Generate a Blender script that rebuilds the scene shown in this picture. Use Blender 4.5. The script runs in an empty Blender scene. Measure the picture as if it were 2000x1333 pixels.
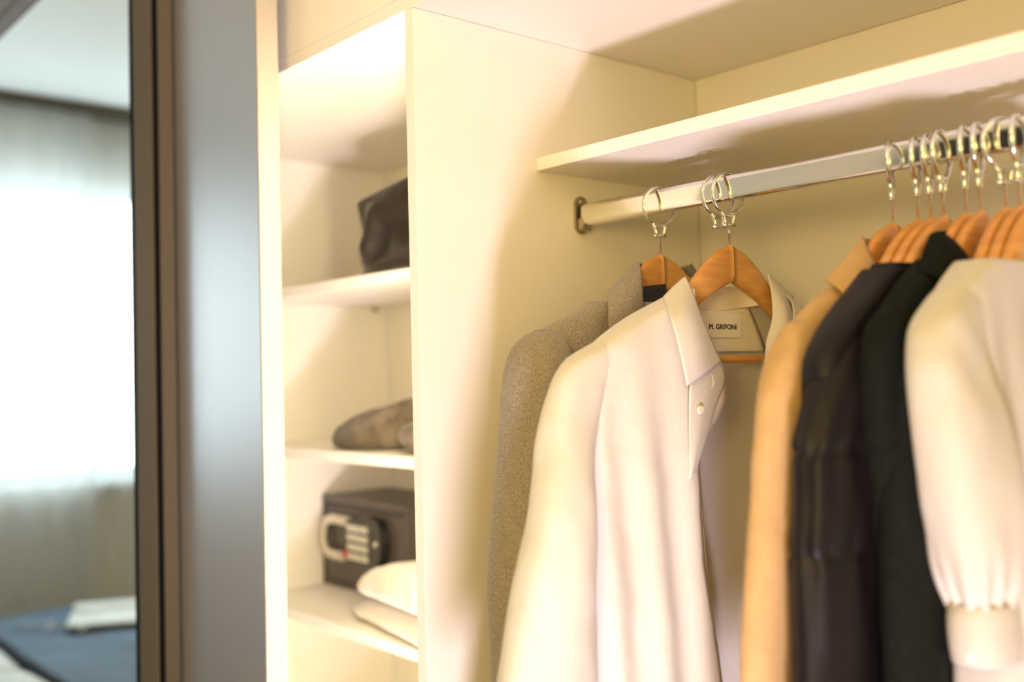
import bpy, bmesh, math, random
from mathutils import Vector, Matrix, noise
random.seed(7)
S = bpy.context.scene
COL = S.collection
H = 1.5                       # camera height above the floor; z values below are given relative to the camera

# ------------------------------------------------------------------ camera
FWD = Vector((-0.75906628, 0.65022314, 0.03206645))
RGT = Vector((0.64977705, 0.7597393, -0.02420691))
UPV = Vector((0.04010203, -0.0024614, 0.99919256))
CAM = Vector((1.09608756, -0.78037451, 0.0))
FPX = 1999.2
cd = bpy.data.cameras.new('camera')
cam = bpy.data.objects.new('camera', cd)
COL.objects.link(cam)
m = Matrix((RGT, UPV, -FWD)).transposed().to_4x4()
m.translation = CAM + Vector((0, 0, H))
cam.matrix_world = m
cd.sensor_width = 36.0
cd.lens = FPX * 36.0 / 2000.0
cd.dof.use_dof = True
cd.dof.focus_distance = 1.30
cd.dof.aperture_fstop = 1.7
cd.clip_start = 0.05
S.camera = cam

# ------------------------------------------------------------------ light
S.view_settings.view_transform = 'Standard'
S.view_settings.look = 'None'
S.view_settings.gamma = 1.0
S.view_settings.use_curve_mapping = False
S.view_settings.exposure = 0.0
w = bpy.data.worlds.new('world')
S.world = w
w.use_nodes = True
w.node_tree.nodes['Background'].inputs[0].default_value = (0.80, 0.92, 1.0, 1)
w.node_tree.nodes['Background'].inputs[1].default_value = 1.6

def lamp(name, kind, loc, energy, color, **k):
    d = bpy.data.lights.new(name, kind)
    d.energy = energy
    d.color = color
    for a, b in k.items():
        setattr(d, a, b)
    o = bpy.data.objects.new(name, d)
    o.location = loc
    COL.objects.link(o)
    return o
# warm lamp low in front of the wardrobe, out of the frame
wl = lamp('warm_lamp', 'SPOT', (1.33, -0.87, H - 1.40), 218.0, (0.95, 0.80, 0.95), shadow_soft_size=0.14, spot_size=math.radians(63), spot_blend=1.0)
wl.rotation_euler = (Vector((0.02, 0.12, H + 0.02)) - wl.location).to_track_quat('-Z', 'Y').to_euler()
# daylight outside the bedroom window
dl = lamp('daylight', 'AREA', (-4.05, -1.0, 1.85), 165.0, (0.82, 0.93, 1.0), shape='RECTANGLE', size=3.6, size_y=1.4)
dl.rotation_euler = (0, math.radians(-90), 0)
# unseen fill light high in the room, added to brighten the shaded wardrobe
lamp('ceiling_fill', 'POINT', (0.55, -1.05, 2.40), 12.0, (1.0, 0.66, 0.28), shadow_soft_size=0.25)
# added fill light behind the camera, lifts the shade under the top shelf
lamp('wall_fill', 'POINT', (1.30, -1.52, 1.72), 50.0, (1.0, 0.715, 0.26), shadow_soft_size=0.22)

# ------------------------------------------------------------------ helpers
def at(px, py, X=None, Y=None, Z=None):
    """point of the photograph (2000x1333) on a wardrobe plane, z relative to the camera"""
    d = FWD + RGT * ((px - 1000) / FPX) - UPV * ((py - 666.5) / FPX)
    if X is not None: t = (X - CAM.x) / d.x
    elif Y is not None: t = (Y - CAM.y) / d.y
    else: t = (Z - CAM.z) / d.z
    return CAM + d * t

def link(name, me, mat=None, parent=None, smooth=False):
    o = bpy.data.objects.new(name, me)
    COL.objects.link(o)
    if mat: me.materials.append(mat)
    if parent: o.parent = parent
    if smooth:
        for p in me.polygons: p.use_smooth = True
    return o

def mesh(name, vs, fs, mat=None, parent=None, smooth=False):
    me = bpy.data.meshes.new(name)
    me.from_pydata([tuple(v) for v in vs], [], fs)
    me.update()
    return link(name, me, mat, parent, smooth)

def tag(o, label=None, cat=None, group=None, kind=None):
    if label: o['label'] = label
    if cat: o['category'] = cat
    if group: o['group'] = group
    if kind: o['kind'] = kind
    return o

def empty(name, loc=(0, 0, 0), rz=0.0):
    o = bpy.data.objects.new(name, None)
    o.empty_display_size = 0.05
    o.location = loc
    o.rotation_euler = (0, 0, rz)
    COL.objects.link(o)
    return o

def bm_obj(name, bm, mat, parent=None, smooth=False):
    me = bpy.data.meshes.new(name)
    bmesh.ops.recalc_face_normals(bm, faces=bm.faces)
    bm.to_mesh(me)
    bm.free()
    return link(name, me, mat, parent, smooth)

def add_box(bm, a, b, bev=0.0, seg=2):
    r = bmesh.ops.create_cube(bm, size=1.0)
    vs = r['verts']
    for v in vs:
        v.co = Vector((a[i] + (v.co[i] + 0.5) * (b[i] - a[i]) for i in range(3)))
    if bev > 0:
        es = list({e for v in vs for e in v.link_edges})
        bmesh.ops.bevel(bm, geom=es, offset=bev, segments=seg, affect='EDGES', profile=0.5)

def box(name, a, b, mat, parent=None, bev=0.001, seg=2):
    bm = bmesh.new()
    lo = [min(a[i], b[i]) for i in range(3)]
    hi = [max(a[i], b[i]) for i in range(3)]
    add_box(bm, lo, hi, bev, seg)
    return bm_obj(name, bm, mat, parent)

def wbox(name, a, b, mat, parent=None, bev=0.001):
    """box with z relative to the camera"""
    return box(name, (a[0], a[1], a[2] + H), (b[0], b[1], b[2] + H), mat, parent, bev)

def tube_vf(pts, rad, n=10, flat=1.0, closed=False, cap=True):
    """swept tube through pts; rad number or list; flat squeezes along the binormal"""
    pts = [Vector(p) for p in pts]
    N = len(pts)
    rs = rad if isinstance(rad, (list, tuple)) else [rad] * N
    vs, fs = [], []
    ref = None
    for i, p in enumerate(pts):
        if closed:
            t = (pts[(i + 1) % N] - pts[i - 1]).normalized()
        else:
            t = (pts[min(i + 1, N - 1)] - pts[max(i - 1, 0)]).normalized()
        if ref is None:
            ref = Vector((0, 0, 1)) if abs(t.z) < 0.9 else Vector((1, 0, 0))
        u = (ref - t * ref.dot(t)).normalized()
        ref = u
        v = t.cross(u)
        for k in range(n):
            a = 2 * math.pi * k / n
            vs.append(p + u * (rs[i] * math.cos(a)) + v * (rs[i] * flat * math.sin(a)))
    M = N if closed else N - 1
    for i in range(M):
        j = (i + 1) % N
        for k in range(n):
            l = (k + 1) % n
            fs.append((i * n + k, i * n + l, j * n + l, j * n + k))
    if cap and not closed:
        fs.append(tuple(range(n - 1, -1, -1)))
        fs.append(tuple((N - 1) * n + k for k in range(n)))
    return vs, fs

def tube(name, pts, rad, mat, parent=None, n=10, flat=1.0, closed=False):
    vs, fs = tube_vf(pts, rad, n, flat, closed)
    return mesh(name, vs, fs, mat, parent, True)

def merge(*vfs):
    V, F = [], []
    for vs, fs in vfs:
        b = len(V)
        V += list(vs)
        F += [tuple(i + b for i in f) for f in fs]
    return V, F

def grid_vf(rows, closed=False):
    n = len(rows[0])
    vs = [p for r in rows for p in r]
    fs = []
    for i in range(len(rows) - 1):
        for j in range(n if closed else n - 1):
            k = (j + 1) % n
            fs.append((i * n + j, i * n + k, (i + 1) * n + k, (i + 1) * n + j))
    return vs, fs

def cloth(name, rows, mat, parent=None, closed=False, thick=0.0015, offset=0.0, subd=0):
    vs, fs = grid_vf(rows, closed)
    o = mesh(name, vs, fs, mat, parent, True)
    if thick:
        md = o.modifiers.new('thickness', 'SOLIDIFY')
        md.thickness = thick
        md.offset = offset
    if subd:
        sd = o.modifiers.new('smooth', 'SUBSURF')
        sd.levels = sd.render_levels = subd
    return o

def interp(keys, z, c):
    """piecewise smooth interpolation of column c in keys sorted by descending key[0]"""
    if z >= keys[0][0]: return keys[0][c]
    if z <= keys[-1][0]: return keys[-1][c]
    n = len(keys)
    for i in range(n - 1):
        a, b = keys[i], keys[i + 1]
        if a[0] >= z >= b[0]:
            h = a[0] - b[0]
            t = (a[0] - z) / h
            def slope(k):
                if k <= 0: return (keys[1][c] - keys[0][c]) / (keys[0][0] - keys[1][0])
                if k >= n - 1: return (keys[-1][c] - keys[-2][c]) / (keys[-2][0] - keys[-1][0])
                d0 = (keys[k][c] - keys[k-1][c]) / (keys[k-1][0] - keys[k][0])
                d1 = (keys[k+1][c] - keys[k][c]) / (keys[k][0] - keys[k+1][0])
                return 0.0 if d0 * d1 <= 0 else 2 * d0 * d1 / (d0 + d1)
            m0, m1 = slope(i) * h, slope(i + 1) * h
            t2, t3 = t * t, t * t * t
            return ((2*t3 - 3*t2 + 1) * a[c] + (t3 - 2*t2 + t) * m0 + (-2*t3 + 3*t2) * b[c] + (t3 - t2) * m1)

def fn(x, y, z, s=1.0):
    return noise.noise(Vector((x * s, y * s, z * s)))

# ------------------------------------------------------------------ materials
def mat_new(name):
    m = bpy.data.materials.new(name)
    m.use_nodes = True
    return m, m.node_tree, m.node_tree.nodes['Principled BSDF']

def MAT(name, col, rough=0.5, metal=0.0, var=0.0, vscale=30.0, bump=0.0, bscale=200.0, col2=None,
        stretch=(1, 1, 1), spec=0.5, sheen=0.0, coat=0.0, detail=3.0, bdist=0.002, ramp=(0.35, 0.65)):
    m, nt, b = mat_new(name)
    b.inputs['Base Color'].default_value = (*col, 1)
    b.inputs['Roughness'].default_value = rough
    b.inputs['Metallic'].default_value = metal
    b.inputs['Specular IOR Level'].default_value = spec
    if sheen:
        b.inputs['Sheen Weight'].default_value = sheen
        b.inputs['Sheen Roughness'].default_value = 0.5
    if coat: b.inputs['Coat Weight'].default_value = coat
    tc = nt.nodes.new('ShaderNodeTexCoord')
    mp = nt.nodes.new('ShaderNodeMapping')
    mp.inputs['Scale'].default_value = stretch
    nt.links.new(tc.outputs['Object'], mp.inputs['Vector'])
    if col2 is None and var: col2 = tuple(c * (1 - var) for c in col)
    if col2:
        n = nt.nodes.new('ShaderNodeTexNoise')
        n.inputs['Scale'].default_value = vscale
        n.inputs['Detail'].default_value = detail
        r = nt.nodes.new('ShaderNodeValToRGB')
        r.color_ramp.elements[0].position = ramp[0]
        r.color_ramp.elements[1].position = ramp[1]
        r.color_ramp.elements[0].color = (*col2, 1)
        r.color_ramp.elements[1].color = (*col, 1)
        nt.links.new(mp.outputs[0], n.inputs['Vector'])
        nt.links.new(n.outputs['Fac'], r.inputs['Fac'])
        nt.links.new(r.outputs['Color'], b.inputs['Base Color'])
    if bump:
        n2 = nt.nodes.new('ShaderNodeTexNoise')
        n2.inputs['Scale'].default_value = bscale
        n2.inputs['Detail'].default_value = 2.0
        bp = nt.nodes.new('ShaderNodeBump')
        bp.inputs['Strength'].default_value = bump
        bp.inputs['Distance'].default_value = bdist
        nt.links.new(mp.outputs[0], n2.inputs['Vector'])
        nt.links.new(n2.outputs['Fac'], bp.inputs['Height'])
        nt.links.new(bp.outputs['Normal'], b.inputs['Normal'])
    return m

M = {}
M['melamine'] = MAT('white_melamine', (0.86, 0.82, 0.72), 0.42, var=0.03, vscale=4)
M['edge'] = MAT('white_edge_band', (0.90, 0.87, 0.78), 0.4)
M['taupe'] = MAT('taupe_aluminium', (0.115, 0.099, 0.070), 0.75, var=0.08, vscale=3, spec=0.06)
M['gasket'] = MAT('black_gasket', (0.006, 0.006, 0.008), 0.9, spec=0.05)
M['lacquer'] = MAT('grey_lacquer', (0.42, 0.43, 0.445), 0.38, metal=0.75)
M['door_edge'] = MAT('cream_edge_band', (0.30, 0.265, 0.22), 0.5)
M['taupe_panel'] = MAT('taupe_fascia', (0.13, 0.12, 0.115), 0.5)
M['mirror'] = MAT('mirror_glass', (0.90, 0.94, 0.92), 0.0, metal=1.0)
M['chrome'] = MAT('chrome', (0.86, 0.85, 0.82), 0.10, metal=1.0)
M['ringsteel'] = MAT('plated_steel', (0.78, 0.80, 0.72), 0.22, metal=1.0)
M['bracket'] = MAT('bracket_nickel', (0.46, 0.40, 0.30), 0.35, metal=0.9)
M['beech'] = MAT('beech_wood', (0.68, 0.34, 0.085), 0.36, col2=(0.54, 0.245, 0.05), vscale=9, stretch=(6, 1.0, 10), coat=0.25, detail=5, bump=0.05, bscale=30)
M['beech_end'] = MAT('beech_wood_lighter', (0.70, 0.37, 0.10), 0.38, col2=(0.57, 0.275, 0.06), vscale=9, stretch=(6, 1.6, 14), coat=0.25, detail=5)
M['cotton'] = MAT('white_cotton', (0.66, 0.635, 0.575), 0.8, var=0.02, vscale=120, bump=0.16, bscale=700, bdist=0.001, sheen=0.1)
M['cotton_in'] = MAT('white_cotton_inner', (0.88, 0.82, 0.70), 0.85, bump=0.2, bscale=600, bdist=0.001)  # same cotton as outside, colour lightened to offset shade inside the shirt
M['label'] = MAT('woven_label', (0.92, 0.90, 0.84), 0.6)
M['ink'] = MAT('black_ink', (0.012, 0.012, 0.016), 0.6)
M['button'] = MAT('pearl_button', (0.88, 0.83, 0.70), 0.25)
M['wool'] = MAT('grey_wool', (0.47, 0.41, 0.33), 0.95, col2=(0.15, 0.127, 0.097), vscale=1100, detail=2.5, bump=0.4, bscale=500, sheen=0.2, spec=0.2, ramp=(0.38, 0.66))
M['lining'] = MAT('navy_lining', (0.012, 0.013, 0.026), 0.45)
M['twill'] = MAT('beige_twill', (0.50, 0.325, 0.14), 0.75, var=0.08, vscale=60, bump=0.1, bscale=500, sheen=0.1)
M['navy'] = MAT('aubergine_satin', (0.0075, 0.0055, 0.0065), 0.5, var=0.25, vscale=9, bump=0.15, bscale=40, bdist=0.004, spec=0.25)
M['black'] = MAT('black_green_wool', (0.0065, 0.0085, 0.0065), 0.9, var=0.4, vscale=180, bump=0.2, bscale=300, spec=0.15)
M['blouse'] = MAT('ivory_crepe', (0.54, 0.52, 0.475), 0.75, bump=0.12, bscale=400, bdist=0.001, sheen=0.1)
M['khaki'] = MAT('khaki_cotton', (0.30, 0.20, 0.10), 0.8)
M['leather'] = MAT('black_leather', (0.020, 0.016, 0.013), 0.33, var=0.3, vscale=12, bump=0.25, bscale=90, spec=0.6)
M['knit'] = MAT('grey_knit', (0.150, 0.122, 0.088), 0.95, col2=(0.078, 0.062, 0.043), vscale=38, bump=0.5, bscale=260, bdist=0.003, sheen=0.2, spec=0.2)
M['safe'] = MAT('safe_paint', (0.075, 0.062, 0.058), 0.38, bump=0.06, bscale=500, spec=0.5)
M['safe_dark'] = MAT('safe_black_plastic', (0.012, 0.011, 0.012), 0.35)
M['satin'] = MAT('satin_silver', (0.72, 0.68, 0.58), 0.35, metal=0.6)
M['key'] = MAT('silver_key', (0.66, 0.66, 0.58), 0.4, metal=0.3)
M['red'] = MAT('red_button', (0.50, 0.03, 0.02), 0.4)
M['linen'] = MAT('white_linen', (0.88, 0.85, 0.80), 0.85, bump=0.1, bscale=60, bdist=0.004)
M['wall'] = MAT('wall_paint', (0.74, 0.72, 0.67), 0.9, bump=0.04, bscale=150)
M['ceilm'] = MAT('ceiling_paint', (0.88, 0.89, 0.88), 0.9)
M['carpet'] = MAT('oak_floor', (0.50, 0.35, 0.20), 0.6, var=0.2, vscale=5, stretch=(1, 9, 1))
M['door'] = MAT('dark_door', (0.020, 0.018, 0.020), 0.45)
M['frame'] = MAT('window_frame', (0.55, 0.56, 0.56), 0.5)
M['blue'] = MAT('blue_blanket', (0.13, 0.20, 0.30), 0.9, var=0.25, vscale=5, bump=0.3, bscale=60, sheen=0.15)
M['hem'] = MAT('dark_hem', (0.010, 0.014, 0.025), 0.8)
M['duvet'] = MAT('white_duvet', (0.85, 0.86, 0.86), 0.9, bump=0.1, bscale=30, bdist=0.004)
M['paper'] = MAT('magazine_paper', (0.86, 0.85, 0.80), 0.5, col2=(0.70, 0.70, 0.66), vscale=22)
M['cover'] = MAT('dark_cover', (0.02, 0.02, 0.022), 0.4)
M['cable'] = MAT('grey_cable', (0.45, 0.47, 0.47), 0.5)
M['bedbase'] = MAT('bed_base_fabric', (0.10, 0.095, 0.09), 0.9)

def sheer():
    m, nt, b = mat_new('sheer_curtain_fabric')
    nt.nodes.remove(b)
    out = nt.nodes['Material Output']
    tr = nt.nodes.new('ShaderNodeBsdfTranslucent'); tr.inputs[0].default_value = (0.86, 0.87, 0.86, 1)
    df = nt.nodes.new('ShaderNodeBsdfDiffuse'); df.inputs[0].default_value = (0.55, 0.56, 0.55, 1)
    tp = nt.nodes.new('ShaderNodeBsdfTransparent')
    m1 = nt.nodes.new('ShaderNodeMixShader'); m1.inputs[0].default_value = 0.45
    m2 = nt.nodes.new('ShaderNodeMixShader'); m2.inputs[0].default_value = 0.40
    nt.links.new(df.outputs[0], m1.inputs[1]); nt.links.new(tr.outputs[0], m1.inputs[2])
    nt.links.new(m1.outputs[0], m2.inputs[1]); nt.links.new(tp.outputs[0], m2.inputs[2])
    nt.links.new(m2.outputs[0], out.inputs[0])
    return m
M['sheer'] = sheer()

def pane():
    m, nt, b = mat_new('window_glass')
    nt.nodes.remove(b)
    out = nt.nodes['Material Output']
    tp = nt.nodes.new('ShaderNodeBsdfTransparent'); tp.inputs[0].default_value = (0.95, 0.98, 0.97, 1)
    gl = nt.nodes.new('ShaderNodeBsdfGlossy'); gl.inputs['Roughness'].default_value = 0.02
    mx = nt.nodes.new('ShaderNodeMixShader'); mx.inputs[0].default_value = 0.06
    nt.links.new(tp.outputs[0], mx.inputs[1]); nt.links.new(gl.outputs[0], mx.inputs[2])
    nt.links.new(mx.outputs[0], out.inputs[0])
    return m
M['pane'] = pane()

# ------------------------------------------------------------------ room shell
XW, XE, YS, YH = -3.62, 2.30, -3.00, 1.35      # window wall, entrance wall, opposite wall, head wall
RC = 2.715                                     # room ceiling
WX = -1.74                                     # left end of the wardrobe
def struct(name, a, b, mat):
    return tag(box(name, a, b, mat, None, 0.0), kind='structure')
struct('floor', (XW - .1, YS - .1, -0.1), (XE + .1, YH + .1, 0.0), M['carpet'])
struct('ceiling', (XW - .1, YS - .1, RC), (XE + .1, YH + .1, RC + 0.1), M['ceilm'])
struct('wall_front', (XW - .1, YS - .1, 0), (XE, YS, RC), M['wall'])
struct('wall_corridor', (-2.30, -1.85, 0), (XE, -1.75, RC), M['wall'])
struct('wall_right', (XE, YS - .1, 0), (XE + .1, 0.70, RC), M['wall'])
struct('wall_back', (WX, 0.61, 0), (XE, 0.70, RC), M['wall'])
struct('wall_head', (XW - .1, YH, 0), (WX, YH + .1, RC), M['wall'])
struct('wall_side', (WX, 0.70, 0), (WX + .1, YH + .1, RC), M['wall'])
# window wall with an opening: built as one mesh round the hole
WY0, WY1, WZ0, WZ1 = -2.85, 0.85, H - 0.43, H + 0.89
bm = bmesh.new()
for a, b in (((XW - .1, YS - .1, 0), (XW, YH + .1, WZ0)), ((XW - .1, YS - .1, WZ1), (XW, YH + .1, RC)),
             ((XW - .1, YS - .1, WZ0), (XW, WY0, WZ1)), ((XW - .1, WY1, WZ0), (XW, YH + .1, WZ1))):
    add_box(bm, a, b)
tag(bm_obj('wall_left', bm, M['wall']), kind='structure')
win = tag(empty('window_1', (XW - .05, (WY0 + WY1) / 2, WZ0)), kind='structure')
def kid(o, p):
    o.parent = p
    o.matrix_parent_inverse = Matrix.Translation(-Vector(p.location)) if p.rotation_euler.z == 0 else p.matrix_basis.inverted()
    return o
bm = bmesh.new()
f = 0.05
ym = (WY0 + WY1) / 2
for a, b in (((XW - .08, WY0, WZ0), (XW - .03, WY1, WZ0 + f)), ((XW - .08, WY0, WZ1 - f), (XW - .03, WY1, WZ1)),
             ((XW - .08, WY0, WZ0 + f), (XW - .03, WY0 + f, WZ1 - f)), ((XW - .08, WY1 - f, WZ0 + f), (XW - .03, WY1, WZ1 - f)),
             ((XW - .08, ym - f / 2, WZ0 + f), (XW - .03, ym + f / 2, WZ1 - f))):
    add_box(bm, a, b, 0.004)
kid(bm_obj('window_frame', bm, M['frame']), win)
for y0, y1 in ((WY0 + f, ym - f / 2), (ym + f / 2, WY1 - f)):
    kid(box('pane', (XW - .058, y0, WZ0 + f), (XW - .052, y1, WZ1 - f), M['pane'], None, 0), win)
kid(box('added_sill', (XW - .02, WY0 - .03, WZ0 - .025), (XW + .085, WY1 + .03, WZ0 - .001), M['frame'], None, .003), win)  # unseen board, added to stop daylight leaking down behind the curtain
# unseen dark door, added in the opposite wall to darken the rod's reflection
YD = -1.75
dr = tag(empty('added_door_1', (-0.5, YD, 0)), kind='structure')
kid(box('door_leaf', (-0.48, YD + 0.005, 0.005), (0.72, YD + 0.045, 2.30), M['door'], None, 0.002), dr)
bm = bmesh.new()
for a, b in (((-0.55, YD + .001, 0), (-0.485, YD + 0.03, 2.37)), ((0.725, YD + .001, 0), (0.79, YD + 0.03, 2.37)), ((-0.485, YD + .001, 2.305), (0.725, YD + 0.03, 2.37))):
    add_box(bm, a, b, 0.002)
kid(bm_obj('door_frame', bm, M['door']), dr)
kid(tube('door_handle', [(0.60, YD + 0.046, 1.02), (0.60, YD + 0.09, 1.02), (0.48, YD + 0.09, 1.02)], 0.009, M['chrome']), dr)

# ------------------------------------------------------------------ wardrobe
D = 0.58
ZC = 0.4887
YS_ = 0.2135
LX = -0.9487
wr = tag(empty('wardrobe', (0, 0, 0)), 'white open built-in wardrobe with shelf column and hanging compartment', 'wardrobe')
T = 0.0205
def wp(name, a, b, mat=M['melamine'], bev=0.0008): return wbox(name, a, b, mat, wr, bev)
wp('partition', (-T, 0, -H + .08), (0, D, ZC))
wp('side_panel', (LX - T, 0, -H + .08), (LX, D, ZC))
wp('side_panel', (1.45, 0, -H + .08), (1.45 + T, D, ZC))
wp('back_panel', (LX, D, -H + .08), (-T, D + .012, ZC))
wp('back_panel', (0, D, -H + .08), (1.45, D + .012, ZC))
wp('top_panel', (LX - T, 0, ZC + .0004), (1.45 + T, D + .012, ZC + T))
wp('fascia', (LX - T, 0.0, ZC + T + .0004), (1.45 + T, 0.018, 0.93))
wp('bottom_panel', (LX, 0.02, -H + .06), (-T, D, -H + .08))
wp('bottom_panel', (0, 0.02, -H + .06), (1.45, D, -H + .08))
wp('plinth', (LX - T, 0.03, -H), (1.45 + T, 0.05, -H + .06))
wp('top_shelf', (0.0003, YS_, 0.2939), (1.4497, D - .0003, 0.3123), M['edge'])
for zt in (0.1841, -0.1372, -0.4586, -0.80, -1.12):
    wp('shelf', (LX + .0003, YS_, zt - 0.0195), (-T - .0003, D - .0003, zt), M['edge'])
# shelf support pin under the upper shelf of the column, on the left panel
pp = at(733, 599, X=LX + .006)
wp('shelf_pin', (LX + .0002, pp.y - .006, 0.1841 - .0195 - .0105), (LX + .012, pp.y + .006, 0.1841 - .0197), M['bracket'], 0.002)
# ceiling-high blind panel left of the shelf column, behind the sliding doors
wp('blind_panel', (WX + .02, 0.0, -H + .0), (LX - T - .0004, 0.02, 0.93))
# clothes rod: flat oval chrome tube with end sockets
def oval_rod(name, x0, x1, y, z, hh, hw, mat, parent):
    n = 28
    rows = []
    for x in (x0, x1):
        r = []
        for k in range(n):
            a = 2 * math.pi * k / n
            c, s = math.cos(a), math.sin(a)
            r.append(Vector((x, y + hw * math.copysign(abs(c) ** 0.45, c), z + H + hh * math.copysign(abs(s) ** 0.62, s))))
        rows.append(r)
    vs, fs = grid_vf(rows, True)
    o = mesh(name, vs, fs, mat, parent, True)
    return o
YR, ZR = 0.2985, 0.2345
rod = oval_rod('clothes_rod', 0.012, 1.438, YR, ZR, 0.0165, 0.0085, M['chrome'], wr)
bm = bmesh.new()
for x0, x1, x2, x3 in ((0.0005, 0.005, 0.0053, 0.016), (1.445, 1.4495, 1.434, 1.4447)):
    cap_ = [(.0125 * math.cos(a_), .016 + .0135 * math.sin(a_)) for a_ in [math.pi * k / 12 for k in range(13)]] + [(.0125 * math.cos(a_), -.014 + .0135 * math.sin(a_)) for a_ in [math.pi + math.pi * k / 12 for k in range(13)]]
    nn = len(cap_)
    vv = [(x0, YR + y_, H + ZR + z_) for y_, z_ in cap_] + [(x1, YR + y_, H + ZR + z_) for y_, z_ in cap_]
    ff = [tuple(range(nn))[::-1], tuple(range(nn, 2 * nn))] + [(k, (k + 1) % nn, (k + 1) % nn + nn, k + nn) for k in range(nn)]
    mesh('rod_flange', vv, ff, M['bracket'], wr)
    wp('rod_cup', (x2, YR - .0115, ZR - .024), (x3, YR + .0115, ZR - .004), M['bracket'], 0.004)
bm.free()
# LED profile along the inner front edge of the partition, lighting the shelf column
def glow(name, col, st):
    m_, nt, b = mat_new(name)
    b.inputs['Base Color'].default_value = (.8, .8, .8, 1)
    b.inputs['Emission Color'].default_value = (*col, 1)
    b.inputs['Emission Strength'].default_value = st
    return m_
wp('led_profile', (-T - .008, 0.0125, -1.36), (-T - .0005, 0.030, 0.47), glow('led_diffuser', (1.0, .81, .56), 135.0), 0.001)
bm = bmesh.new()
for zz in (0.021,):
    bmesh.ops.create_uvsphere(bm, u_segments=12, v_segments=8, radius=0.005, matrix=Matrix.Translation((0.005, YR, H + ZR + zz)) @ Matrix.Diagonal((0.5, 1, 1, 1)))
bm_obj('socket_screw', bm, M['bracket'], rod, True)

# ------------------------------------------------------------------ sliding doors
# mirror door, front track
md = tag(empty('mirror_door', (-0.63, -0.08, 0.02)), 'sliding door with full-height mirror in a taupe frame with black gaskets', 'sliding door')
def mp_(name, a, b, mat, bev=0.0008): return kid(wbox(name, a, b, mat, None, bev), md)
MT = 0.857
mp_('mirror_pane', (-1.70, -0.100, -1.44), (-0.750, -0.094, MT), M['mirror'], 0.0)
mp_('gasket', (-0.750, -0.1005, -1.44), (-0.728, -0.0725, MT), M['gasket'])
mp_('gasket', (-1.70, -0.1005, MT), (-0.728, -0.0725, MT + .003), M['gasket'])
mp_('stile', (-0.728, -0.1015, -1.48), (-0.651, -0.072, MT + .05), M['taupe'])
mp_('groove', (-0.651, -0.0965, -1.48), (-0.629, -0.0725, MT + .05), M['gasket'])
mp_('edge_profile', (-0.636, -0.0955, -1.48), (-0.622, -0.072, MT + .05), M['taupe'])
mp_('top_rail', (-1.70, -0.1015, MT + .003), (-0.728, -0.072, MT + .05), M['taupe_panel'])
mp_('bottom_rail', (-1.70, -0.1015, -1.48), (-0.728, -0.072, -1.44), M['taupe'])
mp_('backing', (-1.70, -0.0935, -1.44), (-0.750, -0.0725, MT), M['taupe'])
# lacquered door, rear track
gd = tag(empty('grey_door', (-0.36, -0.03, 0.02)), 'plain grey lacquered sliding door with pale edge behind the mirror door', 'sliding door')
kid(wbox('door_panel', (-1.30, -0.069, -1.48), (-0.3130, -0.034, 0.91), M['lacquer'], None, 0.001), gd)
kid(wbox('edge_strip', (-0.3128, -0.069, -1.48), (-0.3100, -0.034, 0.91), M['door_edge'], None, 0.0006), gd)
# track fascia over the doors up to the room ceiling
tr = tag(box('trim_1', (WX + .02, -0.104, H + 0.912), (1.47, -0.0005, RC - .001), M['taupe_panel'], None, 0.001), kind='structure')
tr2 = tag(box('trim_2', (WX + .02, 0.0005, H + 0.931), (1.47, 0.60, RC - .001), M['wall'], None, 0.001), kind='structure')
tb = tag(box('trim_3', (WX + .02, -0.105, 0.0), (1.47, -0.001, 0.018), M['taupe'], None, 0.001), kind='structure')

# ------------------------------------------------------------------ hangers
HY = 0.298
TOPC = [(0, .161), (.03, .150), (.06, .129), (.085, .103), (.12, .070), (.17, .036), (.215, .006), (.222, -.002)]
BOTC = [(0, .112), (.03, .100), (.06, .086), (.085, .070), (.12, .043), (.17, .012), (.215, -.012), (.222, -.007)]
def lin(tab, s):
    for (a, b), (c, d) in zip(tab, tab[1:]):
        if a <= s <= c: return b + (d - b) * (s - a) / (c - a)
    return tab[-1][1]
def arm_mesh(sign):
    rows = []
    N = 26
    for i in range(N + 1):
        s = 0.222 * i / N
        t, b = lin(TOPC, s), lin(BOTC, s)
        # smooth the polyline a little
        t = (lin(TOPC, max(0, s - .008)) + t + lin(TOPC, min(.222, s + .008))) / 3
        zc, h = (t + b) / 2, max((t - b) / 2, .002)
        wd = 0.0062 + 0.0012 * (s / .222) if s < .215 else 0.006
        xo = 0.0
        r = []
        for k in range(16):
            a = 2 * math.pi * k / 16
            c, q = math.cos(a), math.sin(a)
            r.append(Vector((xo + wd * math.copysign(abs(c) ** .55, c), sign * s, zc - .161 + h * math.copysign(abs(q) ** .55, q))))
        rows.append(r)
    vs, fs = grid_vf(rows, True)
    fs.append(tuple(range(16)))
    fs.append(tuple(N * 16 + k for k in range(16)))
    me = bpy.data.meshes.new('arm')
    me.from_pydata([tuple(v) for v in vs], [], fs)
    me.update()
    for p in me.polygons: p.use_smooth = len(p.vertices) == 4
    return me
ARM = {s: arm_mesh(s) for s in (-1, 1)}
ARM[-1].materials.append(M['beech'])
ARM[1].materials.append(M['beech_end'])
ZT = 0.161
def ring_mesh():
    R = 0.0262
    pts = [(0, R * math.sin(2 * math.pi * k / 40), ZR - .0070 - ZT + R * 1.0 * math.cos(2 * math.pi * k / 40)) for k in range(40)]
    vs, fs = tube_vf(pts, 0.0020, 8, 1.5, True)
    me = bpy.data.meshes.new('ring'); me.from_pydata([tuple(v) for v in vs], [], fs); me.update()
    for p in me.polygons: p.use_smooth = True
    me.materials.append(M['ringsteel'])
    return me
RING = ring_mesh()
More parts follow.
